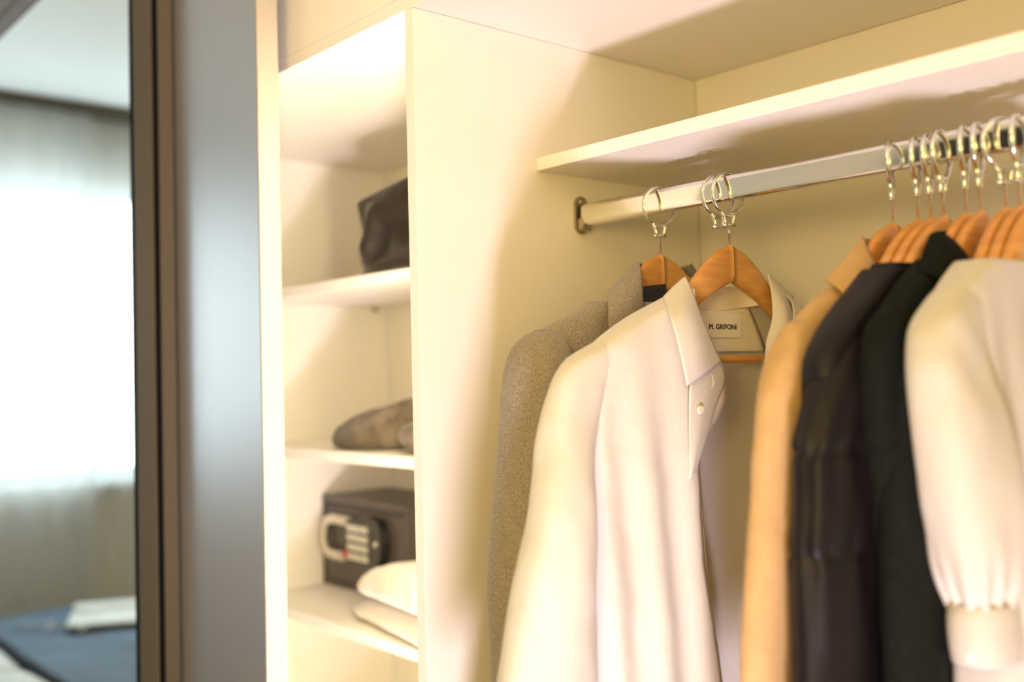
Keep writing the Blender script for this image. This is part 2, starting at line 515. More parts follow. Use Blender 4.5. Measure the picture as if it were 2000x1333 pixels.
def lug_mesh():
    zb = ZR - .0070 - ZT - 0.0262
    bm = bmesh.new()
    V, F = [], []
    for sg in (-1, 1):
        v, f_ = tube_vf([(0, sg * .0125, zb + .0045), (0, sg * .0085, zb - .004), (0, sg * .0062, zb - .011), (0, sg * .0075, zb - .0155)], [.0026, .0030, .0026, .0024], 8, 0.7)
        V, F = merge((V, F), (v, f_))
    v, f_ = tube_vf([(0, -.0105, zb - .0155), (0, .0105, zb - .0155)], 0.0016, 8, 1.3)
    V, F = merge((V, F), (v, f_))
    v, f_ = tube_vf([(0, -.0095, zb + .0005), (0, -.003, zb - .003), (0, 0, zb - .0028), (0, .003, zb - .003), (0, .0095, zb + .0005)], 0.0019, 8, 0.8)
    V, F = merge((V, F), (v, f_))
    me = bpy.data.meshes.new('lug'); me.from_pydata([tuple(x) for x in V], [], F); me.update()
    for p in me.polygons: p.use_smooth = True
    me.materials.append(M['ringsteel'])
    return me
LUG = lug_mesh()
def pin_mesh():
    z0 = ZR - .0070 - .0262 - .0155 - ZT
    vs, fs = tube_vf([(0, 0, z0 + .002), (0, 0, z0), (0, 0, -.004)], [.0028, .0013, .0013], 8)
    me = bpy.data.meshes.new('pin'); me.from_pydata([tuple(x) for x in vs], [], fs); me.update()
    for p in me.polygons: p.use_smooth = True
    me.materials.append(M['chrome'])
    return me
PIN = pin_mesh()
def bar_mesh():
    vs, fs = tube_vf([(0, -.200, .001 - ZT), (0, -.186, .012 - ZT), (0, .186, .012 - ZT), (0, .200, .001 - ZT)], .0050, 10)
    me = bpy.data.meshes.new('trouser_bar'); me.from_pydata([tuple(x) for x in vs], [], fs); me.update()
    for p in me.polygons: p.use_smooth = True
    me.materials.append(M['beech'])
    return me
BAR = bar_mesh()
def hanger(x, label, rz=0.0, ringrot=0.18, k=1.0, group='wooden hangers on the chrome rod', y=HY):
    e = tag(empty('clothes_hanger', (x, y, H + ZT), rz), label, 'hanger', group)
    for sg in (-1, 1):
        link('arm', ARM[sg], None, e).scale = (1, k, 1)
    link('pin', PIN, None, e)
    link('trouser_bar', BAR, None, e).scale = (1, k, 1)
    rg = link('ring', RING, None, e)
    rg.rotation_euler = (0, 0, ringrot)
    link('lug', LUG, None, rg)
    return e
X1, X2, X3, X4, X5, X6 = 0.158, 0.276, 0.503, 0.548, 0.5945, 0.6435
hanger(X1, 'beech hanger with single ring inside the grey wool blazer', ringrot=-.22)
hanger(X2, 'beech hanger with trouser bar inside the white button shirt', ringrot=-.22)
hanger(X3, 'single beech hanger inside the beige coat', 0.04, .35)
hanger(X4 - .0145, 'first of three close beech hangers inside the dark aubergine jacket', 0.0, .30)
hanger(X4, 'middle one of three close beech hangers inside the dark aubergine jacket', 0.0, .25)
hanger(X4 + .0145, 'last of three close beech hangers in the dark aubergine jacket, nearest the black coat', 0.0, .12)
hanger(X5 - .007, 'first of two beech hangers above the black coat collar', 0.0, .30, .82)
hanger(X5 + .008, 'second of two beech hangers above the black coat collar, beside the blouse', 0.0, .25, .82)
hanger(X6 - .0140, 'first of three beech hangers above the ivory blouse, with a wide ring', 0.0, -.45, .82)
hanger(X6, 'middle beech hanger of three above the ivory blouse', 0.0, .20, .82)
hanger(X6 + .0140, 'last beech hanger above the ivory blouse at the edge of the photo', 0.0, .30, .82)
sr = tag(empty('security_ring', (X2 - .016, HY, H + ZT), -.22), 'empty steel security ring on the rod just behind the white shirt hanger ring', 'ring')
link('ring', RING, None, sr); link('lug', LUG, None, sr)

# ------------------------------------------------------------------ garments
def sq(q, p=2.4):
    return max(0.0, 1 - abs(q) ** p) ** (1 / p)

def tube_cloth(name, keys, mat, parent, nseg=40, nrow=56, wr=0.004, seed=0, p=2.3, fold=0.0, fk=70.0, capz=False, thick=0.0015, gather=None, fz=6.0):
    """closed cloth tube; keys (z, y_left, y_right, x_centre, half_thickness)"""
    z0, z1 = keys[0][0], keys[-1][0]
    rows = []
    for i in range(nrow + 1):
        t = i / nrow
        z = z0 + (z1 - z0) * (t ** 1.25)
        yl, yr_, xc, rx = (interp(keys, z, c) for c in (1, 2, 3, 4))
        yc, ry = (yl + yr_) / 2, (yr_ - yl) / 2
        g = min(1.0, t * 5)
        r = []
        for k in range(nseg):
            a = 2 * math.pi * k / nseg
            c, s = math.cos(a), math.sin(a)
            y = yc + ry * math.copysign(abs(c) ** (2 / p), c)
            x = xc + rx * math.copysign(abs(s) ** (2 / p), s)
            d = wr * g * (fn(x + seed, y, z * .55, 14) + .5 * fn(x + seed, y * 1.4, z * .7, 30))
            d += fold * g * min(1, t * 1.6) * math.sin(a * 5 + seed + 1.5 * fn(seed, t * 2, a) + z * fz) * (0.6 + 0.4 * math.sin(seed + a))
            if gather: d += gather(z, a)
            r.append(Vector((x + s * d, y + c * d, z + H)))
        rows.append(r)
    o = cloth(name, rows, mat, parent, True, thick)
    return o

def mirror_keys(keys, yc=HY):
    return [(k[0], min(2 * yc - k[2], .50), min(2 * yc - k[1], .570), k[3], k[4]) for k in keys]

def patch(name, rows_px, mat, parent, sub=6, thick=0.0018, puff=0.0):
    """smooth cloth patch through a small net of points"""
    n, c = len(rows_px), len(rows_px[0])
    def cat(P, t):
        m_ = len(P) - 1
        i = min(int(t * m_), m_ - 1)
        f_ = t * m_ - i
        p0, p1, p2, p3 = P[max(i - 1, 0)], P[i], P[i + 1], P[min(i + 2, m_)]
        return 0.5 * ((2 * p1) + (p2 - p0) * f_ + (2 * p0 - 5 * p1 + 4 * p2 - p3) * f_ ** 2 + (3 * p1 - p0 - 3 * p2 + p3) * f_ ** 3)
    NR, NC = (n - 1) * sub, (c - 1) * sub
    rows = []
    for i in range(NR + 1):
        r = []
        for j in range(NC + 1):
            col = [cat(rr, j / NC) for rr in rows_px]
            q = cat(col, i / NR)
            r.append(q + Vector((puff * math.sin(math.pi * i / NR) * math.sin(math.pi * j / NC), 0, H)))
        rows.append(r)
    return cloth(name, rows, mat, parent, False, thick)

def A(px, py, X): return at(px, py, X=X)

# ---- white shirt -------------------------------------------------
sh = tag(empty('shirt', (X2, HY, H + 0.10)), 'open white cotton button shirt on a beech hanger, between blazer and beige coat', 'shirt')
def K(o): return kid(o, sh)
# body: strip from left front edge round the back to the right front edge
BK = [  # z, y_left, y_right, half thickness, left edge, right edge
    (0.1085, 0.226, 0.370, 0.028, 0.227, 0.369), (0.100, 0.205, 0.391, 0.028, 0.207, 0.389), (0.085, 0.165, 0.431, 0.029, 0.196, 0.396), (0.062, 0.105, 0.491, 0.029, 0.194, 0.392),
    (0.040, 0.062, 0.534, 0.030, 0.200, 0.378), (0.020, 0.034, 0.562, 0.031, 0.212, 0.368), (0.0, 0.026, 0.570, 0.032, 0.232, 0.366),
    (-0.03, 0.022, 0.574, 0.034, 0.240, 0.37), (-0.07, 0.020, 0.576, 0.035, 0.208, 0.378), (-0.115, 0.018, 0.578, 0.036, 0.182, 0.385), (-0.2, 0.018, 0.578, 0.038, 0.177, 0.392),
    (-0.25, 0.020, 0.575, 0.040, 0.181, 0.395), (-0.31, 0.024, 0.57, 0.042, 0.196, 0.398), (-0.38, 0.03, 0.565, 0.044, 0.205, 0.40), (-0.62, 0.03, 0.565, 0.048, 0.215, 0.40)]
rows = []
NR = 90
for i in range(NR + 1):
    t = i / NR
    z = 0.0985 + (-0.62 - 0.0985) * t ** 1.5
    yl, yr_, rx, el, er = (interp(BK, z, c) for c in (1, 2, 3, 4, 5))
    yc, ry = (yl + yr_) / 2, (yr_ - yl) / 2
    r = []
    def pt(y, sgn):
        q = max(-1.0, min(1.0, (y - yc) / ry))
        x = X2 + sgn * rx * sq(q, 3.2)
        g = min(1, max(0, 0.09 - z) * 7)
        if sgn > 0:
            x += g * (0.0048 * math.sin((y - 0.02) * 95 + 1.2 + z * 5) * min(1, abs(z - .09) * 4) + 0.004 * fn(y, z * .5, 3, 16) + 0.0012 * fn(y, z, 3, 55))
        else:
            x += g * (0.003 * fn(y, z * .6, 9, 12) + 0.001 * fn(y, z, 9, 50))
        return Vector((x, y, z + H))
    for k in range(27):
        a = k / 26
        r.append(pt(el + (yl - el) * math.sin(a * math.pi / 2) ** 1.0, 1))
    for k in range(1, 48):
        a = k / 48
        r.append(pt(yc - ry * math.cos(a * math.pi), -1))
    for k in range(27):
        a = k / 26
        r.append(pt(yr_ + (er - yr_) * (1 - math.cos(a * math.pi / 2)), 1))
    rows.append(r)
K(cloth('body', rows, M['cotton'], None, False, 0.0012))
SL = [(0.044, 0.080, 0.10, X2, 0.005), (0.037, 0.058, 0.093, X2, 0.010), (0.028, 0.036, 0.085, X2, 0.0145), (0.016, 0.008, 0.076, X2, 0.0175), (0.0, -0.009, 0.064, X2, 0.0200), (-0.020, -0.020, 0.052, X2 + .001, 0.022), (-0.045, -0.031, 0.040, X2 + .003, 0.0245),
      (-0.076, -0.042, 0.028, X2 + .007, 0.0275), (-0.113, -0.055, 0.016, X2 + .013, 0.0305), (-0.15, -0.068, 0.010, X2 + .019, 0.032), (-0.219, -0.092, 0.004, X2 + .022, 0.033),
      (-0.307, -0.121, 0.000, X2 + .025, 0.033), (-0.42, -0.150, -0.03, X2 + .028, 0.033), (-0.55, -0.17, -0.07, X2 + .03, 0.030)]
K(tube_cloth('sleeve', SL, M['cotton'], None, wr=0.0045, seed=2.3, fold=0.0022))
K(tube_cloth('sleeve', mirror_keys(SL), M['cotton'], None, wr=0.0045, seed=5.1, fold=0.0022))
# armhole seam
pts = []
for (px, py) in ((1172, 655), (1150, 690), (1137, 740), (1133, 810), (1138, 880), (1150, 930)):
    p = A(px, py, X2 + .035); pts.append(p + Vector((0, 0, H)))
# collar, left leaf: fold line A..D, outer edge B..C
xs = X2
K(patch('collar_leaf', [
    [A(1338, 541, xs + .004), A(1351, 568, xs + .020), A(1368, 616, xs + .032), A(1390, 668, xs + .037), A(1408, 706, xs + .040)],
    [A(1316, 560, xs + .004), A(1332, 596, xs + .030), A(1348, 640, xs + .042), A(1364, 690, xs + .048), A(1376, 730, xs + .050)],
    [A(1295, 581, xs + .006), A(1310, 622, xs + .034), A(1322, 664, xs + .044), A(1333, 710, xs + .049), A(1342, 753, xs + .050)]],
    M['cotton'], None, thick=0.0022, puff=0.003))
# collar stand end and the turned-back top of the placket under the leaf tip
K(patch('placket', [
    [A(1402, 700, xs + .038), A(1378, 716, xs + .041), A(1350, 735, xs + .040)],
    [A(1415, 741, xs + .036), A(1385, 757, xs + .042), A(1347, 760, xs + .042)],
    [A(1398, 790, xs + .038), A(1374, 800, xs + .043), A(1346, 806, xs + .042)],
    [A(1380, 852, xs + .038), A(1362, 864, xs + .043), A(1346, 866, xs + .041)],
    [A(1356, 930, xs + .038), A(1350, 934, xs + .042), A(1345, 938, xs + .040)]], M['cotton'], None, thick=0.0016))
K(patch('collar_stand', [
    [A(1407, 704, xs + .034), A(1385, 722, xs + .040)],
    [A(1416, 738, xs + .035), A(1392, 752, xs + .042)],
    [A(1394, 774, xs + .037), A(1378, 768, xs + .043)]], M['cotton'], None, thick=0.002))
# inner facing seen beyond the front edge
K(patch('placket_facing', [
    [A(1353, 915, xs + .036), A(1363, 912, xs + .018)],
    [A(1352, 985, xs + .036), A(1371, 985, xs + .016)],
    [A(1357, 1080, xs + .037), A(1379, 1080, xs + .016)],
    [A(1366, 1165, xs + .038), A(1386, 1165, xs + .016)],
    [A(1381, 1235, xs + .040), A(1391, 1240, xs + .016)],
    [A(1391, 1345, xs + .040), A(1396, 1345, xs + .016)],
    [A(1400, 1500, xs + .040), A(1410, 1500, xs + .016)]], M['cotton_in'], None, thick=0.0012))
# right leaf with its curled end
K(patch('collar_leaf', [
    [A(1499, 535, xs + .004), A(1506, 570, xs + .018), A(1508, 622, xs + .026), A(1497, 668, xs + .030), A(1494, 715, xs + .030)],
    [A(1522, 556, xs + .004), A(1528, 590, xs + .026), A(1530, 632, xs + .036), A(1516, 672, xs + .042), A(1505, 722, xs + .036)],
    [A(1548, 579, xs + .004), A(1547, 620, xs + .026), A(1542, 660, xs + .038), A(1534, 690, xs + .040), A(1524, 722, xs + .038)]],
    M['cotton'], None, thick=0.0022, puff=0.003))
# back collar: stand inside the neck, leaf behind
K(patch('collar_back', [
    [Vector((xs - .004, .230, .108)), Vector((xs - .021, .243, .109)), Vector((xs - .031, .298, .109)), Vector((xs - .021, .353, .109)), Vector((xs - .004, .366, .108))],
    [Vector((xs + .004, .222, .098)), Vector((xs - .024, .238, .096)), Vector((xs - .0275, .298, .092)), Vector((xs - .024, .358, .096)), Vector((xs + .004, .376, .098))],
    [Vector((xs + .002, .218, .086)), Vector((xs - .026, .236, .082)), Vector((xs - .0275, .298, .076)), Vector((xs - .026, .360, .082)), Vector((xs + .002, .380, .086))]],
    M['cotton_in'], None, thick=0.0018))
K(patch('yoke', [
    [Vector((xs - .0265, .225, .082)), Vector((xs - .0265, .298, .076)), Vector((xs - .0265, .372, .082))],
    [Vector((xs - .0262, .205, .050)), Vector((xs - .0266, .298, .048)), Vector((xs - .0262, .392, .050))],
    [Vector((xs - .0262, .190, .0225)), Vector((xs - .0266, .298, .0225)), Vector((xs - .0262, .406, .0225))]],
    M['cotton_in'], None, thick=0.0016))
# brand label and lettering, flat against the yoke
LXp = xs - .0242
a, b, c_, d_ = (A(1368, 613, LXp), A(1447, 611, LXp), A(1449, 658, LXp), A(1372, 662, LXp))
y0, y1, zt_, zb_ = a.y, b.y, (a.z + b.z) / 2, (c_.z + d_.z) / 2
lab = K(wbox('brand_label', (LXp - .0007, y0, zb_), (LXp, y1, zt_), M['label'], None, 0.0))
def lettering(name, text, size, width, mat, origin, parent):
    cu = bpy.data.curves.new(name, 'FONT')
    cu.body = text
    cu.size = 1.0
    cu.extrude = 0.012
    cu.offset = 0.0
    cu.resolution_u = 6
    tmp = bpy.data.objects.new(name, cu)
    COL.objects.link(tmp)
    dg = bpy.context.evaluated_depsgraph_get()
    me = bpy.data.meshes.new_from_object(tmp.evaluated_get(dg))
    bpy.data.objects.remove(tmp)
    xsv = [v.co.x for v in me.vertices]
    k = width / (max(xsv) - min(xsv))
    mn = min(xsv)
    for v in me.vertices:
        v.co = Vector((v.co.z * size, (v.co.x - mn) * k, v.co.y * size))      # text runs along +Y, faces +X
        v.co += Vector(origin)
    # bolder strokes: the letter outlines repeated a hair apart in one mesh
    vs = [v.co.copy() for v in me.vertices]
    fs = [tuple(p.vertices) for p in me.polygons]
    V, F = [], []
    for i, (dy, dz) in enumerate(((0, 0), (.030, 0), (-.030, 0), (.015, .020), (-.015, -.020))):
        V, F = merge((V, F), ([v + Vector((i * 2e-6, dy * size, dz * size)) for v in vs], fs))
    me = bpy.data.meshes.new(name)
    me.from_pydata([tuple(v) for v in V], [], F)
    me.update()
    me.materials.append(mat)
    o = bpy.data.objects.new(name, me)
    COL.objects.link(o)
    o.parent = parent
    return o
t0, t1 = A(1385, 643, LXp), A(1438, 641, LXp)
lettering('brand_lettering', 'M. GRIFONI', 0.0094, t1.y - t0.y, M['ink'], (LXp + .00025, t0.y, t0.z + H), lab)
s0 = A(1483, 584, xs - .020)
stg = K(wbox('size_tag', (xs - .0205, s0.y, s0.z - .012), (xs - .0198, s0.y + .012, s0.z + .002), M['label'], None, 0.0))
lettering('size_lettering', 'S', 0.0075, 0.0042, M['ink'], (xs - .0196, s0.y + .004, s0.z - .008 + H), stg)
def button(px, py, X, par=None):
    p = A(px, py, X)
    bm = bmesh.new()
    bmesh.ops.create_cone(bm, cap_ends=True, segments=20, radius1=.0052, radius2=.0046, depth=.0022,
                          matrix=Matrix.Translation(p + Vector((0, 0, H))) @ Matrix.Rotation(math.radians(90), 4, 'Y'))
    return K(bm_obj('button', bm, M['button']))
button(1369, 801, xs + .046); button(1366, 1119, xs + .0315); button(1386, 1276, xs + .0315)

# ---- grey wool blazer ---------------------------------------------
bl = tag(empty('blazer', (X1, HY, H + .12)), 'heathered grey wool blazer with turned collar, hanging next to the white partition', 'blazer')
B = lambda o: kid(o, bl)
x = X1
JB = [(0.090, 0.162, 0.434, x, 0.036), (0.083, 0.150, 0.446, x, 0.036), (0.062, 0.098, 0.498, x, 0.036), (0.048, 0.066, 0.530, x, 0.036), (0.03, 0.045, 0.551, x, 0.037), (0.0, 0.040, 0.556, x, 0.038),
      (-0.1, 0.045, 0.551, x, 0.042), (-0.3, 0.03, 0.56, x, 0.045), (-0.80, 0.03, 0.56, x, 0.048)]
B(tube_cloth('body', JB, M['wool'], None, wr=0.002, seed=1.0, p=2.6, thick=0.003))
JS = [(0.052, 0.062, 0.082, x + .002, 0.006), (0.046, 0.050, 0.092, x + .003, 0.020), (0.034, 0.036, 0.098, x + .004, 0.033), (0.010, 0.024, 0.100, x + .006, 0.041), (-0.03, 0.015, 0.098, x + .008, 0.044), (-0.073, 0.009, 0.092, x + .010, 0.045),
      (-0.15, -0.005, 0.084, x + .012, 0.043), (-0.22, -0.018, 0.075, x + .014, 0.041), (-0.28, -0.025, 0.068, x + .016, 0.040), (-0.36, -0.024, 0.064, x + .018, 0.038), (-0.42, -0.032, 0.055, x + .018, 0.036), (-0.5, -0.048, 0.045, x + .018, 0.036), (-0.74, -0.075, 0.02, x + .018, 0.036)]
B(tube_cloth('sleeve', JS, M['wool'], None, wr=0.002, seed=8.0, fold=0.0008, thick=0.003))
B(tube_cloth('sleeve', mirror_keys(JS), M['wool'], None, wr=0.002, seed=9.0, thick=0.003))
B(patch('collar', [
    [A(1250, 513, x + .002), A(1252, 555, x + .030), A(1255, 610, x + .044), A(1262, 700, x + .050)],
    [A(1222, 538, x + .002), A(1224, 580, x + .042), A(1226, 630, x + .053), A(1232, 720, x + .057)],
    [A(1186, 572, x + .003), A(1188, 604, x + .044), A(1190, 642, x + .054), A(1200, 740, x + .057)]], M['wool'], None, thick=0.004, puff=.004))
B(patch('collar', [
    [A(1250, 513, x + .002), A(1262, 522, x - .026), A(1300, 530, x - .034), A(1338, 520, x - .026), A(1349, 516, x + .002)],
    [A(1238, 520, x - .002), A(1256, 545, x - .032), A(1300, 555, x - .040), A(1344, 543, x - .032), A(1362, 535, x - .002)]], M['wool'], None, thick=0.004))
B(patch('lining', [
    [Vector((x - .029, .246, .104)), Vector((x - .031, .298, .102)), Vector((x - .029, .350, .104))],
    [Vector((x - .030, .244, .07)), Vector((x - .031, .298, .06)), Vector((x - .030, .352, .07))],
    [Vector((x - .030, .240, -.02)), Vector((x - .031, .298, -.02)), Vector((x - .030, .356, -.02))]], M['lining'], None, thick=0.001))
# front inner lining just behind the collar opening
B(patch('lining', [
    [A(1253, 560, x + .030), A(1300, 555, x + .030)],
    [A(1255, 640, x + .036), A(1310, 640, x + .036)]], M['lining'], None, thick=0.001))
pts = [A(1186, 588, x + .040), A(1150, 610, x + .040), A(1116, 630, x + .040), A(1086, 652, x + .040)]

# ---- beige coat -----------------------------------------------------
be = tag(empty('coat', (X3, HY, H + .12)), 'beige cotton coat with folded collar hanging right of the white shirt', 'coat')
B = lambda o: kid(o, be)
x = X3
CB = [(0.100, 0.215, 0.381, x, 0.022), (0.085, 0.178, 0.418, x, 0.022), (0.062, 0.128, 0.468, x, 0.021), (0.040, 0.096, 0.500, x, 0.020), (0.02, 0.080, 0.516, x, 0.020), (-0.02, 0.072, 0.524, x, 0.019), (-.3, 0.06, .53, x, .018), (-.6, 0.06, .53, x, .018)]
B(tube_cloth('body', CB, M['twill'], None, wr=0.0015, seed=3.0, p=2.6))
CS = [(0.046, 0.098, 0.120, x, 0.005), (0.038, 0.086, 0.130, x, 0.013), (0.022, 0.074, 0.135, x, 0.019), (0.002, 0.058, 0.135, x + .001, 0.022), (-0.03, 0.042, 0.13, x + .002, 0.023), (-0.08, 0.032, 0.12, x + .002, 0.022), (-0.136, 0.024, 0.11, x + .002, 0.021),
      (-0.2, 0.012, 0.10, x + .002, 0.020), (-0.29, 0.003, 0.095, x + .002, 0.019), (-0.45, 0.0, 0.09, x + .002, 0.019), (-0.58, 0.0, 0.09, x + .002, 0.019)]
B(tube_cloth('sleeve', CS, M['twill'], None, wr=0.0025, seed=4.4, fold=0.0012))
B(tube_cloth('sleeve', mirror_keys(CS), M['twill'], None, wr=0.0025, seed=4.9, fold=0.0012))
B(patch('collar', [
    [A(1685, 464, x + .000), A(1697, 495, x + .012), A(1719, 532, x + .022)],
    [A(1648, 507, x + .002), A(1668, 545, x + .020), A(1688, 578, x + .027)],
    [A(1612, 549, x + .004), A(1646, 574, x + .021), A(1654, 622, x + .026)]], M['twill'], None, thick=0.003, puff=.004))
B(patch('collar', [
    [A(1685, 464, x), A(1700, 468, x - .012), A(1735, 476, x - .016), A(1768, 470, x - .010)],
    [A(1672, 500, x - .004), A(1705, 520, x - .018), A(1745, 525, x - .022), A(1790, 505, x - .014)]], M['twill'], None, thick=0.003))

# ---- aubergine jacket ------------------------------------------------
nv = tag(empty('jacket', (X4, HY, H + .10)), 'dark aubergine padded jacket with horizontal sleeve seams, right of the beige coat', 'jacket')
B = lambda o: kid(o, nv)
x = X4
NB = [(0.098, 0.178, 0.418, x, 0.0250), (0.084, 0.158, 0.438, x, 0.0255), (0.060, 0.122, 0.474, x, 0.0255), (0.03, 0.084, 0.512, x, 0.0255), (0.0, 0.062, .534, x, .025), (-.1, 0.055, .541, x, .022), (-.3, 0.055, .541, x, .020), (-.6, 0.055, .541, x, .020)]
B(tube_cloth('body', NB, M['navy'], None, wr=0.0008, seed=6.0, p=5.0))
SEAM = (-0.078, -0.172)
def gat(z, a):
    d = 0.0
    for s_ in SEAM:
        d -= 0.0032 * math.exp(-((z - s_) / .004) ** 2)
        if z > s_: d += 0.0022 * math.sin(a * 11 + z * 20) * math.exp(-(z - s_) / .03)
        if z < s_: d += 0.0022 * math.sin(a * 9 + 1 - z * 18) * math.exp((z - s_) / .05)
    return d
NS = [(0.040, 0.112, 0.135, x + .002, 0.008), (0.030, 0.098, 0.148, x + .004, 0.018), (0.012, 0.080, 0.155, x + .006, 0.024), (-0.01, 0.062, 0.155, x + .008, 0.027), (-0.04, 0.042, 0.150, x + .009, 0.028), (-0.076, 0.026, 0.143, x + .010, 0.028), (-0.12, 0.020, 0.138, x + .011, 0.028),
      (-0.172, 0.016, 0.130, x + .011, 0.027), (-0.23, 0.012, 0.128, x + .011, 0.026), (-0.3, 0.008, 0.125, x + .011, 0.026), (-0.45, 0.006, 0.12, x + .011, 0.025), (-0.58, 0.006, 0.12, x + .011, 0.025)]
B(tube_cloth('sleeve', NS, M['navy'], None, nseg=64, nrow=110, wr=0.003, seed=7.4, fold=0.0010, gather=gat))
B(tube_cloth('sleeve', mirror_keys(NS), M['navy'], None, wr=0.003, seed=7.9, fold=0.0010))
B(tube_cloth('neckband', [(0.104, 0.189, 0.407, x, 0.0235), (0.098, 0.186, 0.410, x, 0.0245), (0.090, 0.184, 0.412, x, 0.0245)], M['navy'], None, nrow=6, wr=0, p=3.0, thick=.002))

# ---- black coat --------------------------------------------------------
bk = tag(empty('coat', (X5, HY, H + .12)), 'black wool coat with a standing collar between aubergine jacket and ivory blouse', 'coat')
B = lambda o: kid(o, bk)
x = X5
KB = [(0.104, 0.195, 0.401, x, 0.019), (0.084, 0.162, 0.434, x, 0.0195), (0.058, 0.126, 0.470, x, 0.0195), (0.03, 0.090, 0.506, x, 0.0195), (0.0, 0.082, .514, x, .0195), (-.3, 0.112, .484, x, .020), (-.6, 0.11, .48, x, .020)]
B(tube_cloth('body', KB, M['black'], None, wr=0.0008, seed=11.0, p=5.0, thick=.002))
KS = [(0.050, 0.135, 0.155, x + .002, 0.006), (0.040, 0.124, 0.165, x + .004, 0.016), (0.020, 0.112, 0.170, x + .006, 0.021), (-0.01, 0.102, 0.172, x + .008, 0.024), (-0.06, 0.096, 0.172, x + .010, 0.025), (-0.15, 0.090, 0.170, x + .010, 0.025),
      (-0.3, 0.088, 0.165, x + .010, 0.024), (-0.58, 0.085, 0.16, x + .010, 0.024)]
B(tube_cloth('sleeve', KS, M['black'], None, wr=0.002, seed=12.4, fold=0.0018, thick=.002))
B(tube_cloth('sleeve', mirror_keys(KS), M['black'], None, wr=0.002, seed=12.9, fold=0.0018, thick=.002))
B(patch('collar', [
    [A(1820, 459, x + .004), A(1846, 460, x + .017), A(1885, 498, x + .026), A(1905, 545, x + .030)],
    [A(1807, 487, x + .004), A(1838, 494, x + .022), A(1868, 520, x + .030), A(1890, 570, x + .032)],
    [A(1792, 530, x + .002), A(1822, 540, x + .020), A(1850, 560, x + .026), A(1876, 610, x + .028)]], M['black'], None, thick=0.004, puff=.004))
B(patch('collar', [
    [A(1820, 459, x + .004), A(1836, 452, x - .012), A(1880, 452, x - .017), A(1925, 446, x - .010)],
    [A(1807, 490, x + .002), A(1838, 500, x - .019), A(1890, 505, x - .021), A(1945, 480, x - .014)]], M['black'], None, thick=0.004))

# ---- ivory blouse -------------------------------------------------------
bs = tag(empty('blouse', (X6, HY, H + .10)), 'ivory blouse with puffed sleeve gathered into a cuff, nearest the camera on the rod', 'blouse')
B = lambda o: kid(o, bs)
x = X6
WB = [(0.0985, 0.184, 0.412, 0.024, 0.252, 0.344), (0.090, 0.170, 0.426, 0.0243, 0.264, 0.332), (0.075, 0.148, 0.448, 0.0243, 0.287, 0.309), (0.062, 0.133, 0.463, 0.0243, 0.2975, 0.2985),
      (0.035, 0.122, 0.474, 0.0243, 0.2978, 0.2982), (0.0, 0.122, 0.474, 0.025, 0.2978, 0.2982), (-0.1, 0.130, 0.480, 0.030, 0.2978, 0.2982), (-0.25, 0.15, 0.496, 0.038, 0.2978, 0.2982), (-0.6, 0.15, 0.506, 0.045, 0.2978, 0.2982)]
rows = []
NR = 70
for i in range(NR + 1):
    t = i / NR
    z = 0.0975 + (-0.6 - 0.0975) * t ** 1.4
    yl, yr_, rx, el, er = (interp(WB, z, c) for c in (1, 2, 3, 4, 5))
    yc, ry = (yl + yr_) / 2, (yr_ - yl) / 2
    xo = X6 + 0.010 * min(1, max(0, .05 - z) * 4)
    def pt(y, sgn):
        q = max(-1.0, min(1.0, (y - yc) / ry))
        xx = xo + sgn * rx * sq(q, 5.0)
        g = min(1, max(0, 0.08 - z) * 5)
        if sgn > 0: xx += g * (0.006 * math.sin(y * 110 + 2 + z * 3) + 0.003 * fn(y, z * .5, 4, 18))
        return Vector((xx, y, z + H))
    r = [pt(el + (yl - el) * math.sin(k / 22 * math.pi / 2), 1) for k in range(23)]
    r += [pt(yc - ry * math.cos(k / 36 * math.pi), -1) for k in range(1, 36)]
    r += [pt(yr_ + (er - yr_) * (1 - math.cos(k / 22 * math.pi / 2)), 1) for k in range(23)]
    rows.append(r)
B(cloth('body', rows, M['blouse'], None, False, 0.0012))
def gat2(z, a):
    return 0.0028 * math.sin(a * 13) * (math.exp(-((z + .212) / .035) ** 2))
WS = [(0.080, 0.152, 0.175, x, 0.009), (0.062, 0.124, 0.172, x, 0.020), (0.042, 0.102, 0.170, x, 0.0243), (0.020, 0.088, 0.172, x + .001, 0.0265), (-0.008, 0.079, 0.176, x + .004, 0.029), (-0.05, 0.076, 0.182, x + .010, 0.033),
      (-0.11, 0.083, 0.190, x + .015, 0.036),
      (-0.16, 0.094, 0.196, x + .017, 0.036), (-0.195, 0.104, 0.194, x + .017, 0.032), (-0.214, 0.114, 0.186, x + .016, 0.026), (-0.222, 0.118, 0.182, x + .016, 0.024)]
B(tube_cloth('sleeve', WS, M['blouse'], None, nseg=78, nrow=80, wr=0.004, seed=14.4, fold=0.0045, gather=gat2, thick=.0012))
CF = [(-0.216, 0.115, 0.186, x + .016, 0.0255), (-0.225, 0.112, 0.188, x + .016, 0.0270), (-0.245, 0.111, 0.188, x + .017, 0.0275), (-0.268, 0.114, 0.184, x + .018, 0.0260)]
cf = B(tube_cloth('cuff', CF, M['blouse'], None, nseg=60, nrow=16, wr=0.001, seed=2.0, thick=.0022))
B(tube_cloth('sleeve', mirror_keys(WS), M['blouse'], None, wr=0.004, seed=15.4, fold=0.0045, thick=.0012))
bm = bmesh.new()
pb = at(1866, 1278, Y=.128)
bmesh.ops.create_uvsphere(bm, u_segments=12, v_segments=8, radius=.005, matrix=Matrix.Translation(Vector((x + .020, .1125, H - .258))) @ Matrix.Diagonal((1, .5, 1, 1)))
B(bm_obj('button', bm, M['button'], None, True))

